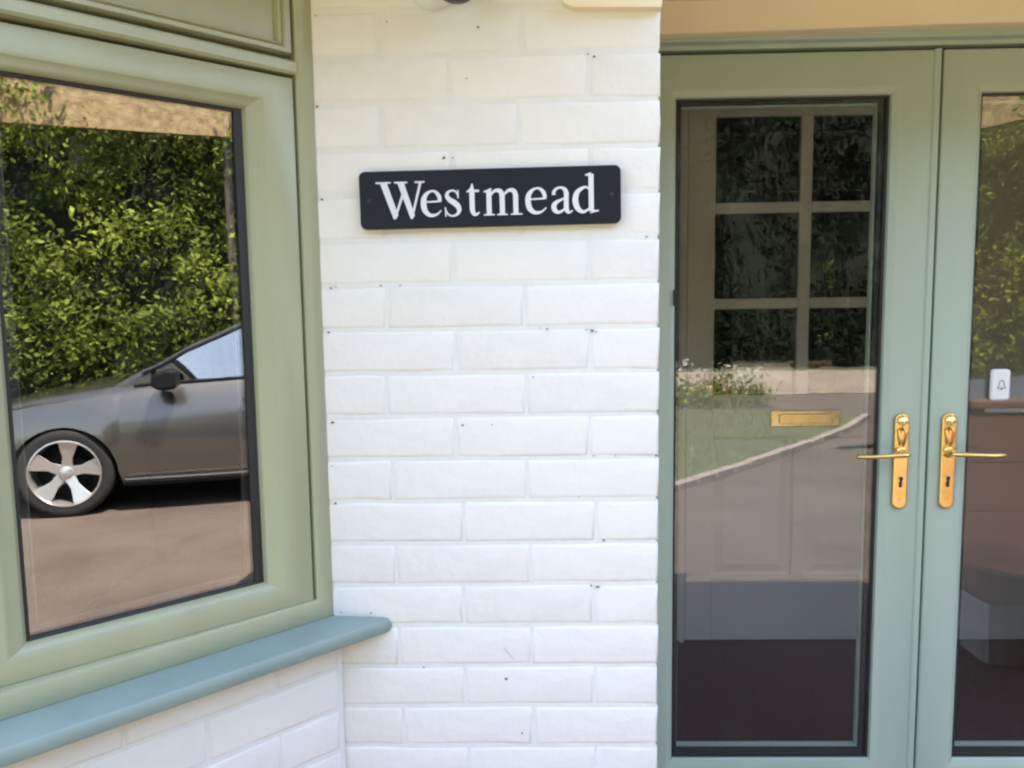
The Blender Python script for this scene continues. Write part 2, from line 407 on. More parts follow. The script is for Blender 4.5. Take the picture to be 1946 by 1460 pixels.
# ---- bay plinth below the window
bay_wall = thing('bay_wall', 'white painted brick wall under the window sill, angled away from the pier', 'brick wall', (XL, YP, G), PHI)
T = .0135          # wall face 13 mm proud of the frame face
obj('mortar', MB().box(-1.35, .005, -T + .0022, .02, 0, .975), M['mortar'], bay_wall)
for i in range(13, 26):
    z0 = zc(i + 1)
    if z0 < -.01: break
    off = .0 if i % 2 else .119
    ed = [.0]; x = -.115 - off * .98
    while x > -1.35: ed.append(x + rng.uniform(-.003, .003)); x -= .238
    for b, a in zip(ed[:-1], ed[1:]):
        L = round((b - a - (.0065 if b < -.01 else .004)) / .004) * .004
        brick(L, bay_wall, (a + b) / 2 + (-.001 if b < -.01 else -.002), -T, z0 + .0375, rng.randrange(5), rng.random() < .4)

# ---- bay windows (same maker for the canted one and the one round the corner)
def bay_window(name, label, loc, rz, x0, ajar):
    t = thing(name, label, 'window', loc, rz)
    zb, zt = .860 - G, 2.13 - G
    fr = obj('window_frame', MB().ring((x0, 0, zb, zt), (x0 + .030, -.030, zb + .0365, zt - .03),
             [(0, .07), (0, .0015), (.05, 0), (.80, 0), (.95, .0025), (1, .007), (1, .07)]), M['sage'], t, smooth=True, angle=50)
    # transom between casement and top light
    mb = MB().prism([(.0, 1.788 - G), (.0, 1.802 - G), (.004, 1.806 - G), (.07, 1.806 - G), (.07, 1.784 - G), (.004, 1.784 - G)], 'x', x0 + .0305, -.0305)
    obj('transom', mb, M['sage'], t)
    # casement sash
    so_ = (x0 + .034, -.034, .896 - G, 1.779 - G); si_ = (x0 + .034 + .092, -.1165, .945 - G, 1.720 - G)
    prof = [(0, .06), (0, .010), (.03, .0055), (.10, .0040), (.62, .0040), (.70, .0055), (.76, .0095), (.86, .0120), (.94, .0165), (1, .026), (1, .06)]
    sa = obj('casement_sash', MB().ring(so_, si_, prof), M['sage'], t, smooth=True, angle=28)
    sa.rotation_euler = (0, 0, ajar); sa.location = (-.034 + .034 * math.cos(ajar), .034 * math.sin(ajar), 0)
    gi = tuple(v + d for v, d in zip(si_, (.004, -.013, .004, -.004)))
    obj('gasket', MB().ring(tuple(v + d for v, d in zip(si_, (-.002, .002, -.002, .002))), gi, [(0, .0245), (.5, .0235), (1, .0245), (1, .031)]), M['gasket'], sa)
    gl = obj('pane', MB().box(si_[0] - .001, si_[1] + .001, .0285, .0345, si_[2] - .001, si_[3] + .001), M['glass'], sa)
    sp = tuple(v + d for v, d in zip(gi, (.010, -.007, .010, -.006)))
    obj('spacer_bar', MB().ring(gi, sp, [(0, .036), (.15, .036), (.2, .0365), (.55, .0365), (1, .0368), (1, .052)]), M['gasket'], sa)
    sp2 = tuple(v + d for v, d in zip(gi, (.0105, -.0075, .0105, -.0065))); sp3 = tuple(v + d for v, d in zip(sp2, (.0022, -.0022, .0022, -.0022)))
    obj('spacer_line', MB().ring(sp2, sp3, [(0, .0369), (1, .0369), (1, .046)]), M['alu'], sa)
    # top light: moulded sash with a solid infill panel
    to = (x0 + .034, -.034, 1.816 - G, 2.095 - G); ti = (x0 + .058, -.060, 1.834 - G, 2.06 - G)
    tl = obj('top_light', MB().ring(to, ti, [(0, .06), (0, .008), (.1, .004), (.45, .004), (.60, .008), (.72, .004), (.85, .005), (1, .018), (1, .03)]), M['sage'], t, smooth=True, angle=28)
    obj('infill_panel', MB().box(ti[0], ti[1], .016, .024, ti[2], ti[3]), M['sage'], tl)
    return t
bw = bay_window('bay_window', 'sage green casement window mirroring a parked car, beside the brick pier', (XL, YP, G), PHI, -.584, R(-2.0))
Bc = Vector((XL, YP, 0)) + Vector((math.cos(PHI), math.sin(PHI), 0)) * -.599
bay_window('bay_window', 'front window of the bay, beyond the left edge of the canted sage window', (Bc.x, Bc.y, G), 0, -1.15, 0.0)
cp = thing('corner_post', 'sage green corner post of the bay, at the left of the canted window', 'post', (Bc.x, Bc.y, G))
obj('post', MB().prism([(-.005, .0), (-.001, -.010), (.013, .006), (.02, .08), (-.005, .09)], 'z', .853 - G, 2.13 - G), M['sage'], cp, bevel=.002)
# sill following the two faces, cut flush against the pier
sill = thing('window_sill', 'teal painted window sill with rounded nose under the canted window', 'sill', (XL, YP, G), PHI)
def sill_piece(xa, xb, cut_a, cut_b, over, parent):
    prof = [(.05, .026), (-.000, .0145), (-over + .012, .0115), (-over + .004, .0090), (-over + .0005, .003), (-over, -.004), (-over + .001, -.011), (-over + .006, -.0165), (-over + .014, -.019), (-over + .03, -.0195), (.05, -.0195)]
    base = .846 - G; vs = []; n = len(prof)
    for xx, cut in ((xa, cut_a), (xb, cut_b)):
        for y, z in prof: vs.append((xx + cut * y, y, z + base))
    fs = [(k, (k + 1) % n, n + (k + 1) % n, n + k) for k in range(n)] + [tuple(range(n))[::-1], tuple(range(n, 2 * n))]
    return obj('sill_board', MB().add(vs, fs), M['teal'], parent, smooth=True, angle=30)
sill_piece(-.599, -.0025, -math.tan(PHI / 2) * -1, -1 / math.tan(PHI), .072, sill)
obj('sealant_bead', MB().tube([(-.55, .003, .861 - G), (-.3, .003, .861 - G), (.0, .003, .861 - G)], .0028, 6), M['chip'], sill)
s2 = thing('window_sill', 'teal sill under the front window of the bay, left of the canted sill', 'sill', (Bc.x, Bc.y, G), 0)
sill_piece(-1.2, 0, 0, -math.tan(PHI / 2), .072, s2)
bf = thing('bay_front_wall', 'white painted wall under the front window of the bay', 'wall', (Bc.x, Bc.y, G), 0)
obj('wall_face', MB().box(-1.2, .0, -T, .1, 0, .97), M['brick'], bf)

# ---- cream lintel, beam end, soffit and canopy
lint = thing('lintel', 'cream rendered lintel above the glazed doors', 'lintel', (0, 0, 0))
zs = [(.215, 2.0265), (.32, 2.027), (.652, 2.0305), (.957, 2.036), (1.146, 2.036), (1.5, 2.034), (2.3, 2.034)]
vs = []; fs = []
for x, z in zs:
    vs += [(x, 1.94, z + .012), (x, 1.858, z), (x, 1.852, z + .002), (x, 1.85, z + .008), (x, 1.85, 2.33), (x, 1.94, 2.33)]
for k in range(len(zs) - 1):
    for j in range(6): fs.append((k * 6 + j, k * 6 + (j + 1) % 6, k * 6 + 6 + (j + 1) % 6, k * 6 + 6 + j))
obj('render_face', MB().add(vs, fs), M['render'], lint, smooth=True)
beam = obj('beam_end', MB().add([(.062, 1.283, 1.888), (.078, 1.283, 1.8805), (.22, 1.283, 1.8775), (.2225, 1.283, 1.9), (.2225, 1.283, 2.33), (.062, 1.283, 2.33)] +
        [(.062, 1.31, 1.888), (.078, 1.31, 1.8805), (.22, 1.31, 1.8775), (.2225, 1.31, 1.9), (.2225, 1.31, 2.33), (.062, 1.31, 2.33)],
        [(0, 1, 2, 3, 4, 5), (11, 10, 9, 8, 7, 6)] + [(k, (k + 1) % 6, 6 + (k + 1) % 6, 6 + k) for k in range(6)]), M['render'], None)
tag(beam, 'cream rendered patch at the top right corner of the brick pier', 'render patch')
canopy = thing('bay_roof', 'thin flat roof of the bay above the sage windows, its unseen overhang deepened to warm them', 'roof', (0, 0, 2.135))
tq, nq = Vector((math.cos(PHI), math.sin(PHI), 0)), Vector((-math.sin(PHI), math.cos(PHI), 0))
pA = Vector((-.346, .74, 0)); pB = Bc - nq * .20 - tq * .05; pB2 = Bc + Vector((-.10, -.20, 0))  # overhang pushed out unseen so its cream underside warms frames and pier
CAN = [(pA.x, pA.y), (pA.x, 1.296), (-1.9, 1.296), (-1.9, pB2.y), (pB2.x, pB2.y), (pB.x, pB.y)]
obj('roof_slab', MB().prism(CAN[::-1], 'z', 0, .09), M['render'], canopy)
ps = thing('porch_soffit', 'cream boarded soffit over the glazed doors, extended unseen over the pier to warm its top', 'soffit', (0, 0, 2.10))
obj('soffit_board', MB().prism([(-.345, .74), (.24, .74), (.24, 1.33), (1.90, 1.33), (1.90, 1.849), (-.345, 1.849)], 'z', 0, .018), M['render'], ps)  # unseen part over the pier added forward to bounce warm light down
obj('fascia', MB().box(.2405, 1.90, 1.312, 1.329, -.006, .12), M['sage'], ps)
obj('fascia', MB().box(-.345, .2585, .722, .739, -.006, .12), M['sage'], ps)
hr = thing('house_roof', 'tiled main roof with deep eaves above the doors and bay', 'roof', (0, 0, 3.0))
EY = 1.36
obj('eaves_soffit', MB().box(-9, .95, EY, 1.95, .0, .02), M['ext_wall'], hr)
obj('roof_slope', MB().prism([(EY - .06, .02), (4.8, 2.2), (8.6, .02), (8.6, .12), (4.8, 2.35), (EY - .06, .14)], 'x', -9, .95).prism([(1.98, .15), (4.8, 2.18), (8.6, .03), (8.6, .11), (4.8, 2.32), (1.98, .22)], 'x', .951, 9.5), M['roof'], hr)

hs_ = thing('house_wall', 'cream rendered house wall around the porch and bay', 'wall', (0, 0, G))
obj('wall', MB().box(1.86, 8.5, 1.90, 2.1, 0, 2.9), M['ext_wall'], hs_)
obj('wall', MB().box(-8, -1.97, 1.0, 1.2, 0, 2.9), M['ext_wall'], hs_)
obj('wall', MB().box(-8, -7.9, 1.21, 8.4, 0, 3.1).box(8.4, 8.5, 2.16, 8.4, 0, 3.1).box(-7.9, 8.4, 8.3, 8.4, 0, 3.1), M['ext_wall'], hs_)
obj('wall', MB().box(-8, 8.5, 1.95, 2.15, 2.48, 3.14), M['ext_wall'], hs_)

# room behind the bay: dark box
room = thing('front_room', 'dark room seen faintly behind the canted window', 'room', (0, 0, 0))
mb = MB()
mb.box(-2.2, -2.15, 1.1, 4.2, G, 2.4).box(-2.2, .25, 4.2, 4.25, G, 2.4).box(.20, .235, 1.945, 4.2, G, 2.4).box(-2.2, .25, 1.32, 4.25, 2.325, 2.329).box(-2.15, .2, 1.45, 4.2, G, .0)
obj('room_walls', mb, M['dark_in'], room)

# ---- porch
porch = thing('porch', 'dim porch with painted walls behind the glazed doors', 'porch', (0, 0, 0))
obj('porch_wall', MB().box(.24, .29, 2.02, 3.1, 0, 2.5), M['wall_in'], porch)
obj('porch_wall', MB().box(2.25, 2.3, 2.02, 3.1, 0, 2.5), M['wall_in'], porch)
mb = MB().box(.24, .62, 3.10, 3.2, 0, 2.5).box(1.66, 2.3, 3.10, 3.2, 0, 2.5).box(.62, 1.66, 3.10, 3.2, 2.235, 2.5)
obj('back_wall', mb, M['wall_in'], porch)
obj('porch_ceiling', MB().box(.24, 2.3, 2.02, 3.2, 2.5, 2.55), M['wall_in'], porch)
obj('porch_floor', MB().box(.2225, 1.858, 1.902, 2.12, G + .005, -.012).box(.24, 2.3, 2.1201, 3.2, G + .005, -.012), M['mat'], porch)
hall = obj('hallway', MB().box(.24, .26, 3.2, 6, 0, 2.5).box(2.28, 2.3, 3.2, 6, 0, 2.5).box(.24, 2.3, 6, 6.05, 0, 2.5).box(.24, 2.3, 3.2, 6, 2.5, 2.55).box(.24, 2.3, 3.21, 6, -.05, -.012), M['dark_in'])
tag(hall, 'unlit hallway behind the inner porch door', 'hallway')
dm = obj('doormat', MB().box(.36, 1.6, 2.06, 3.02, -.011, .006), M['mat'], None, bevel=.004)
tag(dm, 'dark brown doormat covering the porch floor', 'doormat')
# ribbed planter with a terracotta bowl, on the drive right of the doors
bk = thing('planter', 'grey ribbed planter standing right of the doors, mirrored low in the right door', 'planter', (2.10, .62, G + .004))
nseg = 56; vs = []; fs = []; hts = [0, .02, .14, .26, .275, .265, .12]
for k, z in enumerate(hts):
    ins = [0.03, .026, .014, .002, 0, .014, .014][k]
    for j in range(nseg):
        a = 2 * math.pi * (j + .5) / nseg; c, s_ = math.cos(a), math.sin(a)
        q = 5.0; rr = 1 / (abs(c) ** q + abs(s_) ** q) ** (1 / q); rib = .004 * (1 if j % 2 else -1) if 0 < k < 4 else 0
        vs.append(((.19 - ins + rib) * rr * c, (.16 - ins + rib) * rr * s_, z))
for k in range(len(hts) - 1):
    for j in range(nseg): fs.append((k * nseg + j, k * nseg + (j + 1) % nseg, (k + 1) * nseg + (j + 1) % nseg, (k + 1) * nseg + j))
fs.append(tuple(range(nseg))[::-1]); fs.append(tuple(range(6 * nseg, 7 * nseg)))
obj('planter_wall', MB().add(vs, fs), M['basket'], bk)
cu = obj('bowl', MB().lathe([(0, .12), (.09, .13), (.14, .22), (.19, .32), (.215, .42), (.225, .425), (.228, .405), (.22, .40), (.195, .33), (0, .30)], (2.10, .62, G + .01), 'z', 36), M['cushion'], None, smooth=True, angle=50)
tag(cu, 'terracotta bowl standing in the grey ribbed planter', 'bowl')
# low timber screen between the porch and the parked car
gw = thing('timber_screen', 'low dark brown timber screen of wide boards, mirrored in the right door', 'screen', (2.055, .35, G + .07))
bo = None
for i, z in enumerate((.03, .265, .50, .735)):
    if bo is None: bo = o = obj('board', MB().box(0, 1.7, -.03, 0, 0, .228), M['redwood'], gw, bevel=.004)
    else: o = bo.copy(); COL.objects.link(o); o.parent = gw
    o.location = (0, rng.uniform(-.002, .002), z)
po = None
for x in (.0, .83, 1.62):
    if po is None: po = o = obj('post', MB().box(0, .08, -.11, -.031, -.1, .985), M['redwood'], gw, bevel=.004)
    else: o = po.copy(); COL.objects.link(o); o.parent = gw
    o.location = (x, 0, 0)
obj('cap_rail', MB().box(-.01, 1.72, -.12, .02, .986, 1.02), M['redwood'], gw, bevel=.005)

# ---- inner door
idr = thing('inner_door', 'off-white panelled inner door with small square panes, seen through the left glazed door', 'door', (.64, 3.10, 0))
DW = .98
xs = [(.0, .108), (.442, .489), (.823, .98)]
obj('stile', MB().box(0, .108, 0, .04, 0, 2.23), M['innerw'], idr, bevel=.003)
obj('stile', MB().box(.823, .98, 0, .04, 0, 2.23), M['innerw'], idr, bevel=.003)
obj('rail', MB().box(.1085, .8225, .001, .039, 2.136, 2.23), M['innerw'], idr, bevel=.003, label='top rail of the inner door')
obj('rail', MB().box(.1085, .8225, .001, .039, .86, 1.035), M['innerw'], idr, bevel=.003, label='lock rail of the inner door')
obj('rail', MB().box(.1085, .8225, .001, .039, .0, .27), M['innerw'], idr, bevel=.003, label='bottom rail of the inner door')
obj('glazing_bar', MB().box(.442, .489, .004, .036, 1.036, 2.135), M['innerw'], idr, bevel=.003)
for zz in (1.404, 1.783):
    for a, b in ((.109, .4415), (.4895, .8225)):
        obj('glazing_bar', MB().box(a, b, .005, .035, zz - .021, zz + .021), M['innerw'], idr, bevel=.003)
for (a, b) in ((.109, .4415), (.4895, .8225)):
    for (c, d) in ((1.036, 1.382), (1.426, 1.761), (1.805, 2.135)):
        obj('pane', MB().box(a - .002, b + .002, .018, .022, c - .002, d + .002), M['glass_in'], idr)
for (a, b) in ((.109, .44), (.491, .8225)):
    obj('panel', MB().ring((a, b, .271, .859), (a + .05, b - .05, .321, .809), [(0, .028), (.3, .03), (1, .012)]).box(a + .0501, b - .0501, .0118, .03, .3211, .8089), M['innerw'], idr)
obj('mullion', MB().box(.4405, .4905, .0015, .0385, .2705, .8595), M['innerw'], idr, bevel=.003)
lp = obj('letter_plate', MB().box(.338, .62, -.012, .0005, .903, .972), M['brass'], idr, bevel=.006, seg=3)
obj('flap', MB().box(.372, .586, -.019, -.0125, .918, .957), M['brass'], lp, bevel=.005, seg=3)
fr_in = thing('inner_door_frame', 'off-white frame and threshold around the inner porch door', 'door frame', (.62, 3.10, 0))
obj('jamb', MB().box(0, .018, .001, .09, -.01, 2.234), M['innerw'], fr_in)
obj('jamb', MB().box(1.002, 1.038, -.012, .09, -.01, 2.234), M['innerw'], fr_in)

# ---- glazed double doors
ZD = 0.0
df = thing('door_frame', 'sage green frame of the glazed double doors', 'door frame', (0, 0, 0))
obj('jamb', MB().prism([(.2225, 1.905), (.268, 1.905), (.272, 1.909), (.272, 1.925), (.285, 1.927), (.285, 2.0), (.2225, 2.0)], 'z', 0, 2.066), M['sage_door'], df, bevel=.0015)
obj('jamb', MB().prism([(1.86, 1.905), (1.812, 1.905), (1.808, 1.909), (1.808, 1.925), (1.795, 1.927), (1.795, 2.0), (1.86, 2.0)], 'z', 0, 2.066), M['sage_door'], df, bevel=.0015)
hd = [(1.905, 2.064), (1.905, 2.030), (1.909, 2.026), (1.925, 2.0245), (1.926, 2.015), (2.0, 2.015), (2.0, 2.064)]
obj('head', MB().prism(hd, 'x', .2726, 1.8074), M['sage_door'], df, bevel=.0015)
obj('threshold', MB().box(.29, 1.79, 1.90, 2.0, -.01, .045), M['sage_door'], df, bevel=.004)
LF = []
def leaf(label, ox0, ox1, ix0, ix1):
    t = thing('glazed_door', label, 'door', (ox0, 1.93, 0)); x_ = lambda v: v - ox0
    o = (0, ox1 - ox0, .055, 2.006); i = (x_(ix0), x_(ix1), .196, 1.904)
    sw = (ix0 - ox0)
    prof = [(0, .06), (0, .003), (.02, .001), (.06, 0), (.80, 0), (.84, .001), (.90, .0045), (.97, .0075), (1, .016), (1, .06)]
    fo = obj('door_leaf_frame', MB().ring(o, i, prof), M['sage_door'], t, smooth=True, angle=28)
    gi = (i[0] + .0045, i[1] - .006, i[2] + .006, i[3] - .004)
    obj('gasket', MB().ring((i[0] - .001, i[1] + .001, i[2] - .001, i[3] + .001), gi, [(0, .0155), (.5, .0145), (1, .0155), (1, .022)]), M['gasket'], fo)
    obj('pane', MB().box(i[0] - .0005, i[1] + .0005, .0185, .0240, i[2] - .0005, i[3] + .0005), M['glass_d'], fo)
    sp = (gi[0] + .010, gi[1] - .010, gi[2] + .009, gi[3] - .007)
    obj('spacer_bar', MB().ring(gi, sp, [(0, .0255), (.3, .0255), (1, .0262), (1, .04)]), M['gasket'], fo)
    # inner bead, seen behind the glass
    obj('inner_bead', MB().ring((i[0] - .01, i[1] + .01, i[2] - .01, i[3] + .01), (sp[0] + .004, sp[1] - .004, sp[2] + .004, sp[3] - .004), [(0, .044), (1, .044), (1, .058)]), M['sage_door'], fo)
    return t
dl = leaf('left glazed door, handle at its right, square paned inner door behind it', .276, 1.0020, .370, .889)
dr = leaf('right glazed door with a white doorbell box on its glass', 1.0110, 1.804, 1.1100, 1.70)
obj('cover_strip', MB().prism([(.7095, .0), (.7115, -.004), (.716, -.006), (.7245, -.006), (.726, .0)], 'z', .055, 2.006), M['sage_door'], dl)
def handle(parent_x, name_label, flip):
    t = thing('door_handle', name_label, 'door handle', (parent_x, 1.93, 1.0), 0, 'brass lever handles on the glazed doors')
    hh, hw = .1225, .0185; poly = []
    for k in range(13):
        a = math.pi * k / 12; poly.append((hw * math.cos(a), hh - hw * .9 + hw * .9 * math.sin(a)))
    for k in range(13):
        a = math.pi + math.pi * k / 12; poly.append((hw * math.cos(a), -hh + hw * .9 + hw * .9 * math.sin(a)))
    obj('backplate', MB().prism(poly, 'y', -.010, -.0005), M['brass'], t, bevel=.004, seg=4)
    sg = flip
    obj('lever_boss', MB().lathe([(.0, -.034), (.0095, -.034), (.0105, -.03), (.0105, -.012), (.0135, -.0102), (.0135, -.009)], (0, 0, .022), 'y', 20), M['brass'], t, smooth=True)
    obj('lever', MB().tube([(-.006 * sg, -.037, .0235), (.002 * sg, -.043, .0235), (.02 * sg, -.0455, .0235), (.055 * sg, -.046, .0215), (.09 * sg, -.044, .0195), (.118 * sg, -.040, .0195), (.124 * sg, -.036, .0195)],
                           [.006, .0085, .0082, .0074, .0072, .0070, .004], 14, .8), M['brass'], t, smooth=True, angle=60)
    # pear swell of the plate top
    obj('plate_swell', MB().tube([(0, -.0085, .117), (0, -.0095, .112), (0, -.0100, .10), (0, -.0100, .08), (0, -.0095, .062), (0, -.0085, .046), (0, -.006, .036)], [.004, .011, .0150, .0150, .0125, .0095, .006], 18, .55), M['brass'], t, smooth=True, angle=60)
    obj('screw', MB().lathe([(0, -.0118), (.0022, -.0116), (.0030, -.0107), (.0030, -.0100)], (0, 0, -.098), 'y', 12), M['brass'], t, smooth=True)
    kh = MB().lathe([(.0, -.0125), (.0078, -.0125), (.0082, -.0105), (.0082, -.0095)], (0, 0, -.046), 'y', 18)
    k = obj('key_cylinder', kh, M['brass'], t)
    obj('keyway', MB().lathe([(.0, -.0135), (.0052, -.0135), (.0052, -.0127)], (0, 0, -.0435), 'y', 12).box(-.0028, .0028, -.0134, -.0127, -.066, -.047), M['black'], k)
    return t
handle(.9380, 'brass lever handle on the left door, its lever pointing left', -1)
handle(1.0560, 'brass lever handle on the right door, its lever pointing right', 1)

# doorbell box behind the right pane
db = thing('doorbell', 'white doorbell box with grey bell symbol, stuck on the right door glass', 'doorbell', (1.1865, 1.9325, 1.19))
obj('doorbell_case', MB().box(-.024, .024, .0, .016, -.040, .040), M['white_pl'], db, bevel=.008, seg=4)
mb = MB().prism([(-.011, -.006), (-.008, -.002), (-.0065, .008), (-.003, .013), (.003, .013), (.0065, .008), (.008, -.002), (.011, -.006), (.0085, -.006), (.006, -.001), (.0047, .007), (.002, .0107), (-.002, .0107), (-.0047, .007), (-.006, -.001), (-.0085, -.006)], 'y', -.0012, -.0002)
mb.box(-.011, .011, -.0012, -.0002, -.008, -.0062).box(-.003, .003, -.0012, -.0002, -.012, -.0085)
obj('bell_symbol', mb, M['grey_pl'], db)

# small black clip at the top corner of the door frame, hinge knuckle on the jamb
cl = thing('cable_clip', 'small black cable clip at the top left corner of the door frame', 'clip', (.352, 1.904, 2.048))
obj('clip_body', MB().box(-.005, .009, -.012, 0, -.006, .008), M['black'], cl, bevel=.003, seg=3)
obj('clip_nail', MB().lathe([(.0, -.015), (.0025, -.014), (.003, -.0125), (.003, -.011)], (-.009, 0, .001), 'y', 10).box(-.0125, -.0045, -.011, 0, -.003, .005), M['black'], cl)
obj('hinge', MB().tube([(.3655, 1.926, 1.40), (.3655, 1.926, 1.44)], .0035, 8), M['black'], df)

# ---- the name sign
sign = thing('name_sign', 'black name plate with raised white letters on the white brick pier', 'sign', (-.0615, YP - .0145, 1.583))
sign.rotation_euler = (0, R(-.55), 0)
SW, SH, rad = .434, .0945, .010
def rrect(W_, H_, r_, n=6):
    P_ = []
    for cx, cz, a0 in ((W_ / 2 - r_, H_ / 2 - r_, 0), (-W_ / 2 + r_, H_ / 2 - r_, 90), (-W_ / 2 + r_, -H_ / 2 + r_, 180), (W_ / 2 - r_, -H_ / 2 + r_, 270)):
        for k in range(n + 1):
            a = R(a0 + 90 * k / n); P_.append((cx + r_ * math.cos(a), cz + r_ * math.sin(a)))
    return P_
obj('plate', MB().prism(rrect(SW, SH, rad), 'y', 0, .014), M['sign'], sign, bevel=.0022, seg=3)
for sx in (-1, 1):
    obj('screw', MB().lathe([(0, -.0016), (.002, -.0015), (.0034, -.0008), (.0036, .0004)], (sx * .2015, 0, -.001), 'y', 14), M['black'], sign, smooth=True)
PX = .434 / 496.0
XH = 50 * PX
def cat(pts, m=7):
    out = []
    for i in range(len(pts) - 1):
        p0, p1, p2, p3 = pts[max(i - 1, 0)], pts[i], pts[i + 1], pts[min(i + 2, len(pts) - 1)]
        for k in range(m):
            t = k / m
            out.append(tuple(.5 * (2 * p1[j] + (p2[j] - p0[j]) * t + (2 * p0[j] - 5 * p1[j] + 4 * p2[j] - p3[j]) * t * t + (-p0[j] + 3 * p1[j] - 3 * p2[j] + p3[j]) * t ** 3) for j in range(3)))
    out.append(tuple(pts[-1])); return out
def letter(name, left, width, strokes, sx=None):
    """strokes in x-height units: ('c',[(x,y,halfwidth)..]) curve, ('p',[(x,y)..]) polygon"""
    mb = MB(); yb = -(409.5 - 375.5) * PX; d = 0
    for kind_, S in strokes:
        d += 1; yf = -.0022 - d * .00006
        if kind_ == 'p':
            P_ = [(left + x * XH, yb + y * XH) for x, y in S]
            ar = sum(P_[i][0] * P_[(i + 1) % len(P_)][1] - P_[(i + 1) % len(P_)][0] * P_[i][1] for i in range(len(P_)))
            mb.prism(P_, 'y', yf, .0005)
        else:
            C_ = cat(S); n = len(C_); A = []; B = []
            for k, (x, y, hw) in enumerate(C_):
                a, b = C_[max(k - 1, 0)], C_[min(k + 1, n - 1)]; tx, ty = b[0] - a[0], b[1] - a[1]; l = math.hypot(tx, ty) or 1
                nx2, ny2 = -ty / l, tx / l
                A.append((left + (x + nx2 * hw) * XH, yb + (y + ny2 * hw) * XH)); B.append((left + (x - nx2 * hw) * XH, yb + (y - ny2 * hw) * XH))
            vs = [(x, yf, z) for x, z in A] + [(x, yf, z) for x, z in B] + [(x, .0005, z) for x, z in A] + [(x, .0005, z) for x, z in B]
            fs = []
            for k in range(n - 1):
                fs += [(k, k + 1, n + k + 1, n + k), (k, 2 * n + k, 2 * n + k + 1, k + 1), (n + k, n + k + 1, 3 * n + k + 1, 3 * n + k)]
            fs += [(0, n, 3 * n, 2 * n), (n - 1, 3 * n - 1, 4 * n - 1, 2 * n - 1)]
            mb.add(vs, fs)
    return obj('letter', mb, M['letter'], sign, label=f'white raised letter {name}')
def lx(p): return (p - 930.5) * PX
def wserif(x0, x1, y): return ('p', [(x0, y), (x0, y - .045), (x0 + .05, y - .06), (x1 - .05, y - .06), (x1, y - .045), (x1, y)])
def fserif(x0, x1): return ('p', [(x0, 0), (x1, 0), (x1, .04), (x1 - .06, .055), (x0 + .06, .055), (x0, .04)])
CH = 1.34
letter('W', lx(716), 0, [
    ('p', [(.14, CH - .03), (.40, CH - .03), (.80, .10), (.70, -.05), (.62, -.05)]),
    ('p', [(.62, -.05), (.70, -.05), (1.02, .80), (.97, .93)]),
    ('p', [(.80, CH - .03), (1.05, CH - .03), (1.43, .08), (1.34, -.05), (1.27, -.05)]),
    ('p', [(1.27, -.05), (1.35, -.05), (1.72, CH - .05), (1.63, CH - .05)]),
    wserif(-.02, .55, CH), wserif(.68, 1.18, CH), wserif(1.46, 1.84, CH)])
def e_strokes(w_):
    k = w_ / .80
    return [('c', [(.06 * k, .565, .028), (.35 * k, .565, .03), (.70 * k, .58, .035)]),
            ('c', [(.715 * k, .555, .06), (.69 * k, .76, .075), (.57 * k, .92, .055), (.42 * k, .965, .035), (.24 * k, .88, .06), (.12 * k, .70, .095), (.095 * k, .48, .105), (.14 * k, .25, .10), (.28 * k, .09, .075), (.45 * k, .055, .055), (.62 * k, .11, .035), (.76 * k, .24, .02)])]
letter('e', lx(800), 0, e_strokes(.80))
letter('s', lx(843), 0, [
    ('c', [(.56, .70, .02), (.52, .84, .03), (.43, .945, .035), (.30, .96, .035), (.17, .90, .05), (.13, .77, .075), (.22, .63, .09), (.40, .51, .105), (.54, .37, .10), (.58, .22, .08), (.50, .08, .05), (.33, .02, .035), (.18, .07, .035), (.10, .18, .03), (.06, .31, .02)]),
    ('p', [(.52, .68), (.58, .68), (.575, .98), (.53, .98)]), ('p', [(.035, .35), (.085, .35), (.09, .0), (.045, .0)])])
letter('t', lx(885.5), 0, [
    ('c', [(.24, 1.20, .02), (.235, 1.05, .06), (.23, .9, .095), (.23, .5, .095), (.23, .25, .095), (.28, .09, .075), (.38, .05, .05), (.50, .13, .022)]),
    ('p', [(.02, .92), (.02, .885), (.50, .885), (.50, .97), (.24, .97), (.24, 1.2), (.19, 1.08), (.10, .97)])])
def stem(x, y0, y1, hw=.095): return ('p', [(x - hw, y0), (x + hw, y0), (x + hw, y1), (x - hw, y1)])
letter('m', lx(917), 0, [
    stem(.24, .02, .93), ('p', [(.03, .90), (.06, .86), (.25, .86), (.335, .80), (.335, 1.02), (.28, 1.0)]), fserif(.03, .45),
    ('c', [(.32, .76, .03), (.42, .88, .05), (.55, .925, .065), (.68, .88, .085), (.735, .74, .095), (.74, .60, .095), (.74, .02, .095)]), fserif(.54, .94),
    ('c', [(.82, .76, .03), (.93, .88, .05), (1.06, .925, .065), (1.19, .88, .085), (1.245, .74, .095), (1.25, .60, .095), (1.25, .02, .095)]), fserif(1.05, 1.50)])
letter('e', lx(998), 0, e_strokes(.82))
letter('a', lx(1045), 0, [
    ('c', [(.13, .70, .07), (.14, .82, .06), (.24, .93, .045), (.40, .965, .04), (.54, .90, .07), (.60, .76, .09), (.60, .60, .09), (.60, .22, .09), (.64, .08, .075), (.72, .04, .045), (.84, .11, .02)]),
    ('c', [(.58, .585, .03), (.42, .52, .04), (.22, .42, .07), (.13, .29, .095), (.16, .14, .09), (.28, .055, .06), (.42, .09, .045), (.58, .22, .025)])])
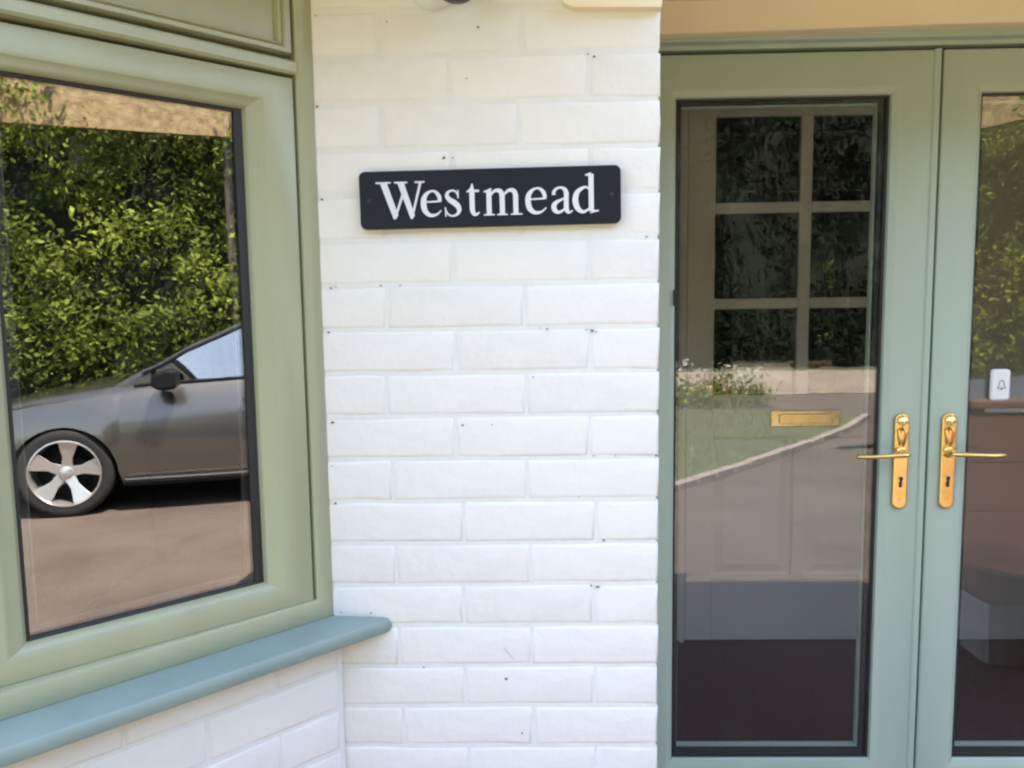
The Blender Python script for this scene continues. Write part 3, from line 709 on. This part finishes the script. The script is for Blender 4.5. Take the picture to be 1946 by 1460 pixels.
letter('d', lx(1087), 0, [
    stem(.70, .06, 1.44), ('p', [(.47, 1.42), (.49, 1.38), (.70, 1.36), (.70, 1.50), (.66, 1.49)]), ('p', [(.62, .0), (.66, .02), (.98, .09), (.98, .05), (.80, .02), (.70, -.02)]),
    ('p', [(.68, .0), (.80, .10), (.98, .10), (.98, .06)]),
    ('c', [(.64, .86, .035), (.52, .955, .035), (.38, .93, .055), (.20, .80, .085), (.115, .62, .105), (.105, .42, .11), (.17, .21, .10), (.31, .07, .07), (.45, .055, .05), (.64, .17, .03)])])

# ---- wall lamp above the sign
lamp = thing('wall_lamp', 'dark wall lamp with white base at the top of the brick pier', 'wall lamp', (-.128, YP - .002, 1.918))
obj('lamp_base', MB().lathe([(0, -.028), (.030, -.027), (.040, -.020), (.044, -.008), (.044, 0), (.0, 0)], (-.022, 0, .012), 'y', 28), M['white_pl'], lamp, smooth=True, angle=50)
obj('lamp_body', MB().lathe([(0, -.012), (.014, -.0115), (.022, -.008), (.026, 0), (.026, .10), (.0, .10)], (.022, -.052, -.026), 'z', 28), M['black'], lamp, smooth=True, angle=50)
obj('lamp_arm', MB().tube([(.0, -.02, .02), (.008, -.040, .03)], .008, 10), M['black'], lamp)

# ================================================================== THE CAR
CU = Vector((.396, .918, 0)); CVv = Vector((-.918, .396, 0))
wheel0 = Vector((3.571, -2.266, 0))
corg = wheel0 - CU * .90 - CVv * .885
car = thing('parked_car', 'dark grey compact car parked on the drive, mirrored in the canted window', 'car', (corg.x, corg.y, G), math.atan2(CU.y, CU.x))
def interp(x, T_):
    if x <= T_[0][0]: return T_[0][1]
    for (a, fa), (b, fb) in zip(T_[:-1], T_[1:]):
        if x <= b:
            t = (x - a) / (b - a); t = t * t * (3 - 2 * t) * .35 + t * .65
            return fa + (fb - fa) * t
    return T_[-1][1]
ZB = [(0, .60), (.08, .70), (.2, .765), (.45, .845), (.8, .905), (1.2, .955), (1.6, .985), (2.6, 1.02), (3.6, 1.07), (4.1, 1.06), (4.3, .98), (4.38, .85)]
WD = [(0, .56), (.06, .68), (.16, .78), (.35, .85), (.6, .885), (.9, .90), (3.6, .90), (4.0, .875), (4.25, .80), (4.38, .66)]
ZT = [(0, .63), (.1, .75), (.3, .85), (.7, .94), (1.15, 1.01), (1.25, 1.035), (1.5, 1.16), (1.9, 1.37), (2.2, 1.50), (2.45, 1.56), (2.9, 1.595), (3.4, 1.575), (3.8, 1.50), (4.0, 1.40), (4.2, 1.12), (4.3, 1.0), (4.38, .88)]
WT = [(1.2, .80), (1.6, .72), (2.2, .63), (3.0, .61), (3.7, .59), (4.1, .62), (4.3, .72)]
ARCH = (.90, 3.50); AR = .375
st = sorted(set([0, .03, .07, .12, .18, .25, .33, .42, .5] + [round(a + AR * math.sin(R(k)), 4) for a in ARCH for k in range(-90, 91, 9)] +
      [round(.5 + .08 * k, 3) for k in range(47)] + [1.297, 1.303, 2.447, 2.453, 3.13, 3.136, 1.52, 1.56, 2.40, 2.50, 4.1, 4.2, 4.28, 4.34, 4.38]))
st = [st[0]] + [b for a, b in zip(st[:-1], st[1:]) if b - a > .004]
def zlow(u):
    for a in ARCH:
        if abs(u - a) < AR: return .33 + math.sqrt(AR ** 2 - (u - a) ** 2) * .98
    return .24 if .4 < u < 4 else .26
def flare(u, fz):
    return sum(.022 * math.exp(-((abs(u - a) - AR * .8) / .16) ** 2) for a in ARCH) * (1 - fz)
FR = [0, .05, .14, .25, .40, .55, .68, .80, .91, 1.0]
rings = []
for u in st:
    zb, wd, zt, zl = interp(u, ZB), interp(u, WD), interp(u, ZT), zlow(u)
    zl = min(zl, zb - .06)
    ring_ = []
    for f in FR:
        z = zl + (zb - .03 - zl) * f
        h = (z - .24) / .72
        SP = [(0, -.050), (.08, -.028), (.16, -.030), (.26, -.012), (.42, -.002), (.56, -.002), (.68, -.012), (.80, -.034), (.91, -.066), (1, -.098)]
        h = max(0, min(1, h)); dy = 0
        for (h0, d0), (h1, d1) in zip(SP[:-1], SP[1:]):
            if h0 <= h <= h1: dy = d0 + (d1 - d0) * (h - h0) / (h1 - h0)
        y = wd + dy + flare(u, f) * .8
        ring_.append((y, z))
    ring_.append((wd - .112, zb - .008))
    gb = (wd - .135, zb + .012)
    wt = interp(u, WT) if u >= 1.2 else None
    if u < 1.2:
        tot = zt
        ring_ += [gb, (wd * .72, zb + (zt - zb) * .55), (wd * .62, zb + (zt - zb) * .62), (wd * .3, zb + (zt - zb) * .95), (0, zt)]
    else:
        zg = max(zb + .021, zt - .075); wt = min(wt, gb[0] - .005)
        k = min(1, (zg - zb) / .45); ring_ += [gb, (gb[0] + (wt - gb[0]) * max(k, .12), zg), (gb[0] + (wt - gb[0]) * max(k, .12) - .045, max(zg + .01, zt - .04)), (wt * .5, zt - .006), (0, zt)]
    rings.append(ring_)
groups_ = {k: MB() for k in ('body', 'screen', 'backlight')}
for k in ('front_door', 'rear_door', 'gap', 'sidewin', 'rearwin_s'):
    for s_ in (1, -1): groups_[k, s_] = MB()
NR = len(rings[0])
def vtx(side, i, j): y, z = rings[i][j]; return (st[i], side * y, z)
for side in (1, -1):
    for i in range(len(st) - 1):
        u = (st[i] + st[i + 1]) / 2
        for j in range(NR - 1):
            q = [vtx(side, i, j), vtx(side, i + 1, j), vtx(side, i + 1, j + 1), vtx(side, i, j + 1)]
            key = 'body'
            gapu = any(abs(u - c) < .0045 for c in (1.30, 2.45, 3.133))
            if j <= 10 and gapu: key = 'gap'; q = [(p[0], p[1] - side * .008, p[2]) for p in q]
            elif j <= 10 and 1.3 < u < 2.45: key = 'front_door'
            elif j <= 10 and 2.45 < u < 3.133: key = 'rear_door'
            if j == 11:
                if 1.56 < u < 2.40: key = 'sidewin'
                elif 2.50 < u < 3.85: key = 'rearwin_s'
                elif 1.52 < u < 2.50: key = 'gap'
            if j >= 13 and 1.27 < u < 2.15: key = 'screen'
            if j >= 13 and 3.95 < u < 4.24: key = 'backlight'
            groups_[key if key in groups_ else (key, side)].add(q, [(0, 1, 2, 3)])
for e, i in ((0, 0), (1, len(st) - 1)):    # nose and tail caps
    P_ = [vtx(1, i, j) for j in range(NR)] + [vtx(-1, i, j) for j in range(NR - 2, -1, -1)]
    groups_['body'].add(P_, [tuple(range(len(P_)))])
def weld(o):
    b = bmesh.new(); b.from_mesh(o.data); bmesh.ops.remove_doubles(b, verts=b.verts, dist=.0004); bmesh.ops.recalc_face_normals(b, faces=b.faces)
    b.to_mesh(o.data); b.free(); o.data.polygons.foreach_set('use_smooth', [True] * len(o.data.polygons)); o.data.set_sharp_from_angle(angle=R(40)); return o
weld(obj('car_body', groups_['body'], M['car'], car))
fds = {}
for s_ in (1, -1):
    fds[s_] = weld(obj('front_door', groups_['front_door', s_], M['car'], car)); rd = weld(obj('rear_door', groups_['rear_door', s_], M['car'], car))
    weld(obj('door_seal', groups_['gap', s_], M['carblk'], car, kind='stuff')); weld(obj('door_window', groups_['sidewin', s_], M['glass_car'], fds[s_]))
    weld(obj('door_window', groups_['rearwin_s', s_], M['glass_car'], rd))
weld(obj('windscreen', groups_['screen'], M['glass_car'], car)); weld(obj('rear_window', groups_['backlight'], M['glass_car'], car))
obj('underbody', MB().box(.25, 4.15, -.62, .62, .20, .80).box(1.32, 3.05, -.83, .83, .20, .40), M['carblk'], car)
for s_ in (1, -1):
    obj('seat', MB().box(1.95, 2.10, s_ * .38 - .24, s_ * .38 + .24, .55, 1.10).box(1.98, 2.06, s_ * .38 - .12, s_ * .38 + .12, 1.1, 1.28).box(1.55, 1.95, s_ * .38 - .24, s_ * .38 + .24, .55, .68), M['carblk'], car, bevel=.03)
    obj('sill_trim', MB().prism([(s_ * .80, .20), (s_ * .885, .215), (s_ * .90, .245), (s_ * .875, .262), (s_ * .80, .262)], 'x', 1.30, 3.10), M['carblk'], car, bevel=.004)
    obj('sill_strip', MB().box(1.32, 3.08, s_ * .897 - .006, s_ * .897 + .006, .264, .278), M['chrome'], car)
    mr_ = obj('door_mirror', MB().prism([(-.10, -.02), (-.07, .055), (.02, .085), (.085, .075), (.09, -.06), (.0, -.075), (-.07, -.06)], 'y', -.11, .11), M['carblk'], car, bevel=.028, seg=4)
    mr_.location = (1.66, s_ * 1.0, 1.04)
    obj('mirror_stalk', MB().tube([(1.60, s_ * .78, .99), (1.64, s_ * .93, 1.0)], .03, 10, .6), M['carblk'], car)
    obj('headlight', MB().prism([(.14, .63), (.11, .68), (.30, .80), (.47, .825), (.42, .755), (.28, .67)], 'y', s_ * .70, s_ * .862), M['lamp_gl'], car, bevel=.012)
    obj('indicator', MB().prism([(.20, .71), (.38, .80), (.46, .815), (.40, .765), (.28, .70)], 'y', s_ * .8, s_ * .870), M['lamp_or'], car, bevel=.006)
    obj('door_pull', MB().tube([(2.20, s_ * .905, .86), (2.23, s_ * .935, .862), (2.36, s_ * .94, .866), (2.39, s_ * .907, .868)], .012, 8), M['car'], fds[s_], smooth=True)
    obj('window_trim', MB().tube([(1.40, s_ * .772, .985), (1.6, s_ * .774, .998), (2.0, s_ * .774, 1.012), (3.0, s_ * .774, 1.053), (3.7, s_ * .77, 1.085)], .013, 8), M['carblk'], car)

for s_ in (1, -1):
    pil = []
    for u in (1.46, 1.6, 1.8, 2.0, 2.2, 2.4, 2.8, 3.3):
        i = min(range(len(st)), key=lambda k: abs(st[k] - u)); y, z = rings[i][12]; pil.append((st[i], s_ * (y + .004), z + .004))
    obj('pillar_trim', MB().tube(pil, .014, 8), M['carblk'], car, smooth=True)
obj('grille', MB().box(-.008, .03, -.42, .42, .36, .58).box(-.010, .02, -.30, .30, .60, .66), M['carblk'], car, bevel=.01)
obj('number_plate', MB().box(-.018, -.0085, -.26, .26, .40, .51), M['white_pl'], car)
def wheel(u, s_):
    wh = bpy.data.objects.new('wheel', None)
    ty = MB().lathe([(.254, -.10), (.300, -.112), (.332, -.10), (.342, -.07), (.343, .07), (.332, .10), (.300, .112), (.254, .10)], (0, 0, 0), 'y', 48)
    w_ = obj('wheel', ty, M['tyre'], car, smooth=True, angle=50); w_.location = (u, s_ * .785, .342); w_.rotation_euler = (0, R(8), 0 if s_ > 0 else math.pi)
    obj('rim_barrel', MB().lathe([(.258, .104), (.256, .110), (.248, .112), (.242, .100), (.235, .03), (.235, -.09)], (0, 0, 0), 'y', 48), M['alloy'], w_, smooth=True)
    obj('brake_disc', MB().lathe([(0, .0), (.14, .0), (.14, -.01)], (0, 0, 0), 'y', 32).lathe([(0, -.08), (.24, -.08)], (0, 0, 0), 'y', 32), M['carblk'], w_)
    spk = None
    for k in range(5):
        P_ = [(-.044, .03), (-.036, .12), (-.078, .246), (.078, .246), (.036, .12), (.044, .03)]
        mb = MB(); n = len(P_)
        vs = [(x, .098 - .05 * (1 - r / .25) + .0, r) for x, r in P_] + [(x * .8, .065 - .05 * (1 - r / .25), r) for x, r in P_]
        mb.add(vs, [tuple(range(n)), tuple(range(n, 2 * n))[::-1]] + [(q, (q + 1) % n, n + (q + 1) % n, n + q) for q in range(n)])
        if spk is None: spk = o = obj('spoke', mb, M['alloy'], w_, bevel=.006)
        else: o = spk.copy(); COL.objects.link(o); o.parent = w_
        o.rotation_euler = (0, R(72 * k), 0)
    obj('hub_cap', MB().lathe([(0, .082), (.03, .081), (.046, .072), (.052, .055), (.052, .03)], (0, 0, 0), 'y', 24), M['alloy'], w_, smooth=True)
    bpy.data.objects.remove(wh)
for a in ARCH:
    for s_ in (1, -1): wheel(a, s_)

# ================================================================== GREENERY
def clump_cloud(inside_pts, per, rad):
    """points gathered in ball clumps around given centres"""
    n = len(inside_pts); d = nrg.normal(size=(n, per, 3)); d /= np.linalg.norm(d, axis=2)[:, :, None]
    rr = rad * (nrg.random((n, per, 1)) ** .45); sc = (0.6 + .8 * nrg.random((n, 1, 1)))
    return (inside_pts[:, None, :] + d * rr * sc).reshape(-1, 3)
def hedge(name, label, a, b, thick, height, nclump, per, rad, size, m, seed=0, catg='hedge'):
    a, b = Vector((*a, G)), Vector((*b, G)); L = (b - a).length; an = math.atan2(b.y - a.y, b.x - a.x)
    t = thing(name, label, catg, a, an)
    # core of crossing lumpy slabs so no daylight passes
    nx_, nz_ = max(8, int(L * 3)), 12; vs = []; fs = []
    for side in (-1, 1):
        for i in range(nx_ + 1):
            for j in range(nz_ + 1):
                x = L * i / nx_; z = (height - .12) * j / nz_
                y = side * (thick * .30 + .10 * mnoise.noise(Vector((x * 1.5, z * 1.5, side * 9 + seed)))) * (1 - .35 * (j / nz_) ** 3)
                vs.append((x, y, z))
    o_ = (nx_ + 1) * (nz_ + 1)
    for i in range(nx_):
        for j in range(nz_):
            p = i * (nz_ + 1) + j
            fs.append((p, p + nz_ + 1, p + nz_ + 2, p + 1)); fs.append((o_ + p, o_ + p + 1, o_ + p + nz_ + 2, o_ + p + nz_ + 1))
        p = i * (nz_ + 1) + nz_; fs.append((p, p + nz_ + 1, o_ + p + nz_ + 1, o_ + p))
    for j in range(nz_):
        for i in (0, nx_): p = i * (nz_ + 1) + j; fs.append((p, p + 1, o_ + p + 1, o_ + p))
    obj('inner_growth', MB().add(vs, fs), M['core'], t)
    for k in range(max(2, int(L / 1.1))):
        x = .4 + k * 1.1 + rng.uniform(-.2, .2)
        if x < L: obj('stem', MB().tube([(x, 0, -.05), (x + .05, .03, .5), (x - .03, 0, 1.2)], [.05, .04, .03], 7), M['bark'], t)
    cx_ = nrg.random(nclump) * (L + .4) - .2; cz_ = nrg.random(nclump) * height; sd_ = np.where(nrg.random(nclump) < .5, -1, 1)
    tp = nrg.random(nclump) < .16
    cy_ = sd_ * (thick * .5 - nrg.random(nclump) * thick * .22) ; cz_[tp] = height - nrg.random(tp.sum()) * .3; cy_[tp] = (nrg.random(tp.sum()) - .5) * thick * .8
    un = np.array([mnoise.noise(Vector((x * .9, z * .9, s2_ * 5 + seed))) for x, z, s2_ in zip(cx_, cz_, sd_)]) * .5
    cy_ = cy_ + sd_ * un
    C_ = np.c_[cx_, cy_, cz_ + un * .3]
    C_[:, 2] = np.maximum(C_[:, 2], .1)
    V_, F_ = leaves(clump_cloud(C_, per, rad), size, .55, .48); np_mesh('foliage', V_, F_, m, t, 'stuff')
    return t
ha = Vector((6.44, -3.50)) ; hd_ = Vector((.396, .918))
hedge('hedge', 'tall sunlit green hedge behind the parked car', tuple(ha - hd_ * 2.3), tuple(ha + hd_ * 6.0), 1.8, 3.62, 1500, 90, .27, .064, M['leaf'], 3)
pg = thing('pergola', 'pergola with tan stippled fascia over the sunlit hedge, mirrored in the canted window', 'pergola', (5.10, -3.87, G), math.atan2(.883, .469))
obj('fascia', MB().box(-1.0, 2.06, -.03, .03, 3.35, 3.84), M['soffit'], pg, bevel=.006)
for x in (-.92, 2.0): obj('post', MB().box(x - .04, x + .04, -.115, -.031, -.1, 3.34), M['bark'], pg)
for k in range(5): obj('rafter', MB().box(-.9 + k * .7, -.855 + k * .7, -1.4, -.031, 3.55, 3.68), M['bark'], pg)
hedge('hedge', 'long dark hedge beyond the road, facing the glazed doors', (-14, -15.6), (22, -15.6), 1.6, 7.4, 3300, 26, .42, .19, M['leaf_dk'], 8)
def tree(label, x, y, h, r, seed):
    t = thing('tree', label, 'tree', (x, y, G), 0, 'trees beyond the road'); rr = random.Random(seed)
    tr = obj('trunk', MB().tube([(0, 0, -.1), (.05, 0, h * .25), (-.06, .05, h * .5), (.05, 0, h * .75)], [.24, .18, .13, .06], 9), M['bark'], t, smooth=True)
    for k in range(6):
        a = rr.random() * 6.28; z = h * rr.uniform(.3, .6)
        obj('limb', MB().tube([(0, 0, z), (math.cos(a) * r * .35, math.sin(a) * r * .35, z + h * .1), (math.cos(a) * r * .7, math.sin(a) * r * .7, z + h * .16)], [.08, .05, .02], 6), M['bark'], t)
    n = 620; d = nrg.normal(size=(n, 3)); d /= np.linalg.norm(d, axis=1)[:, None]; q = nrg.random((n, 1)) ** .4
    lob = 1 + .25 * np.sin(d[:, :1] * 5 + seed) * np.cos(d[:, 1:2] * 4 + seed)
    C_ = d * q * lob * np.array([r, r, h * .42]) + np.array([0, 0, h * .55])
    V_, F_ = leaves(clump_cloud(C_, 34, .5), .22); np_mesh('crown', V_, F_, M['leaf_dk'], t, 'stuff')
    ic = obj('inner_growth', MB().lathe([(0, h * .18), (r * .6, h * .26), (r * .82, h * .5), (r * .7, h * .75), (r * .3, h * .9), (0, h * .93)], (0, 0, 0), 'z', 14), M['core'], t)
k = 0
for x, h, r, nm in ((-9, 11, 3.2, 'leftmost'), (-4.2, 11.5, 3.2, 'second'), (.6, 11.5, 3.0, 'third'), (5.2, 12, 3.3, 'fourth'), (10.2, 11.5, 3.3, 'fifth'), (15.5, 10.5, 3.4, 'sixth'), (20.5, 9, 3.3, 'last')):
    k += 1
    tree(f'dark leafy tree beyond the road, {nm} of the row seen from the drive', x, -19 + (k % 2) * 1.2, h, r, k)

# flower bed between lawn and road
fb = MB().add([(-6, -9.1, G + .034), (3.6, -8.8, G + .034), (3.35, -7.25, G + .034), (-6, -8.1, G + .034)], [(0, 1, 2, 3)])
obj('flower_bed', fb, mat('bed_soil', (0.16, 0.13, 0.08), 0.95, var=.4, vscale=6), kind='structure')
pn = 0
spots = []
for k in range(26):
    spots.append((1.0 + (k % 9) * .30 + rng.uniform(-.1, .1), -7.45 - (k // 9) * .45 + rng.uniform(-.12, .12)))
protos = []
for v in range(3):
    t = thing('flowering_plant', 'small flowering plant in the bed at the far end of the lawn', 'plant', (0, 0, 0), 0, 'flowering plants in the far bed')
    d = nrg.normal(size=(130, 3)) * np.array([.13, .13, .09]) + np.array([0, 0, .16]); d[:, 2] = np.abs(d[:, 2])
    V_, F_ = leaves(d, .07); np_mesh('foliage', V_, F_, M['leaf'], t, 'stuff')
    d = nrg.normal(size=(22, 3)) * np.array([.13, .13, .04]) + np.array([0, 0, .30 + .08 * v])
    V_, F_ = leaves(d, .055, aspect=.9); np_mesh('blossom', V_, F_, [M['petal'], M['petal_w'], M['petal_w']][v], t, 'stuff')
    t['label'] = ['low plant with pale pink blossoms in the bed at the far end of the lawn', 'leafy white flowering plant in the bed at the far end of the lawn', 'taller white flowering plant in the bed at the far end of the lawn'][v]
    protos.append(t)
for k, (x, y) in enumerate(spots):
    p = protos[k % 3]
    if k < 3: o = p
    else:
        o = p.copy(); COL.objects.link(o)
        for ch in p.children:
            c = ch.copy(); COL.objects.link(c); c.parent = o
    o.location = (x, y, G + .03); o.rotation_euler = (0, 0, rng.random() * 6); sc_ = rng.uniform(.8, 1.3); o.scale = (sc_,) * 3
# clipped conical shrub by the drive edge
sh = thing('conical_shrub', 'small dark conical shrub at the near corner of the lawn, mirrored in the left door', 'shrub', (1.02, -2.75, G + .03))
n = 2600; z = nrg.random(n) ** 1.3 * .72; a = nrg.random(n) * 6.28; rr_ = (.17 * (1 - z / .80)) * (.75 + .3 * nrg.random(n))
V_, F_ = leaves(np.c_[rr_ * np.cos(a), rr_ * np.sin(a), z + .05], .035); np_mesh('foliage', V_, F_, M['leaf_dk'], sh, 'stuff')
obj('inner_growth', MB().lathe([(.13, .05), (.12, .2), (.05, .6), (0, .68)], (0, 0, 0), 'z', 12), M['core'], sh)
obj('stem', MB().tube([(0, 0, -.03), (0, 0, .12)], .02, 7), M['bark'], sh)
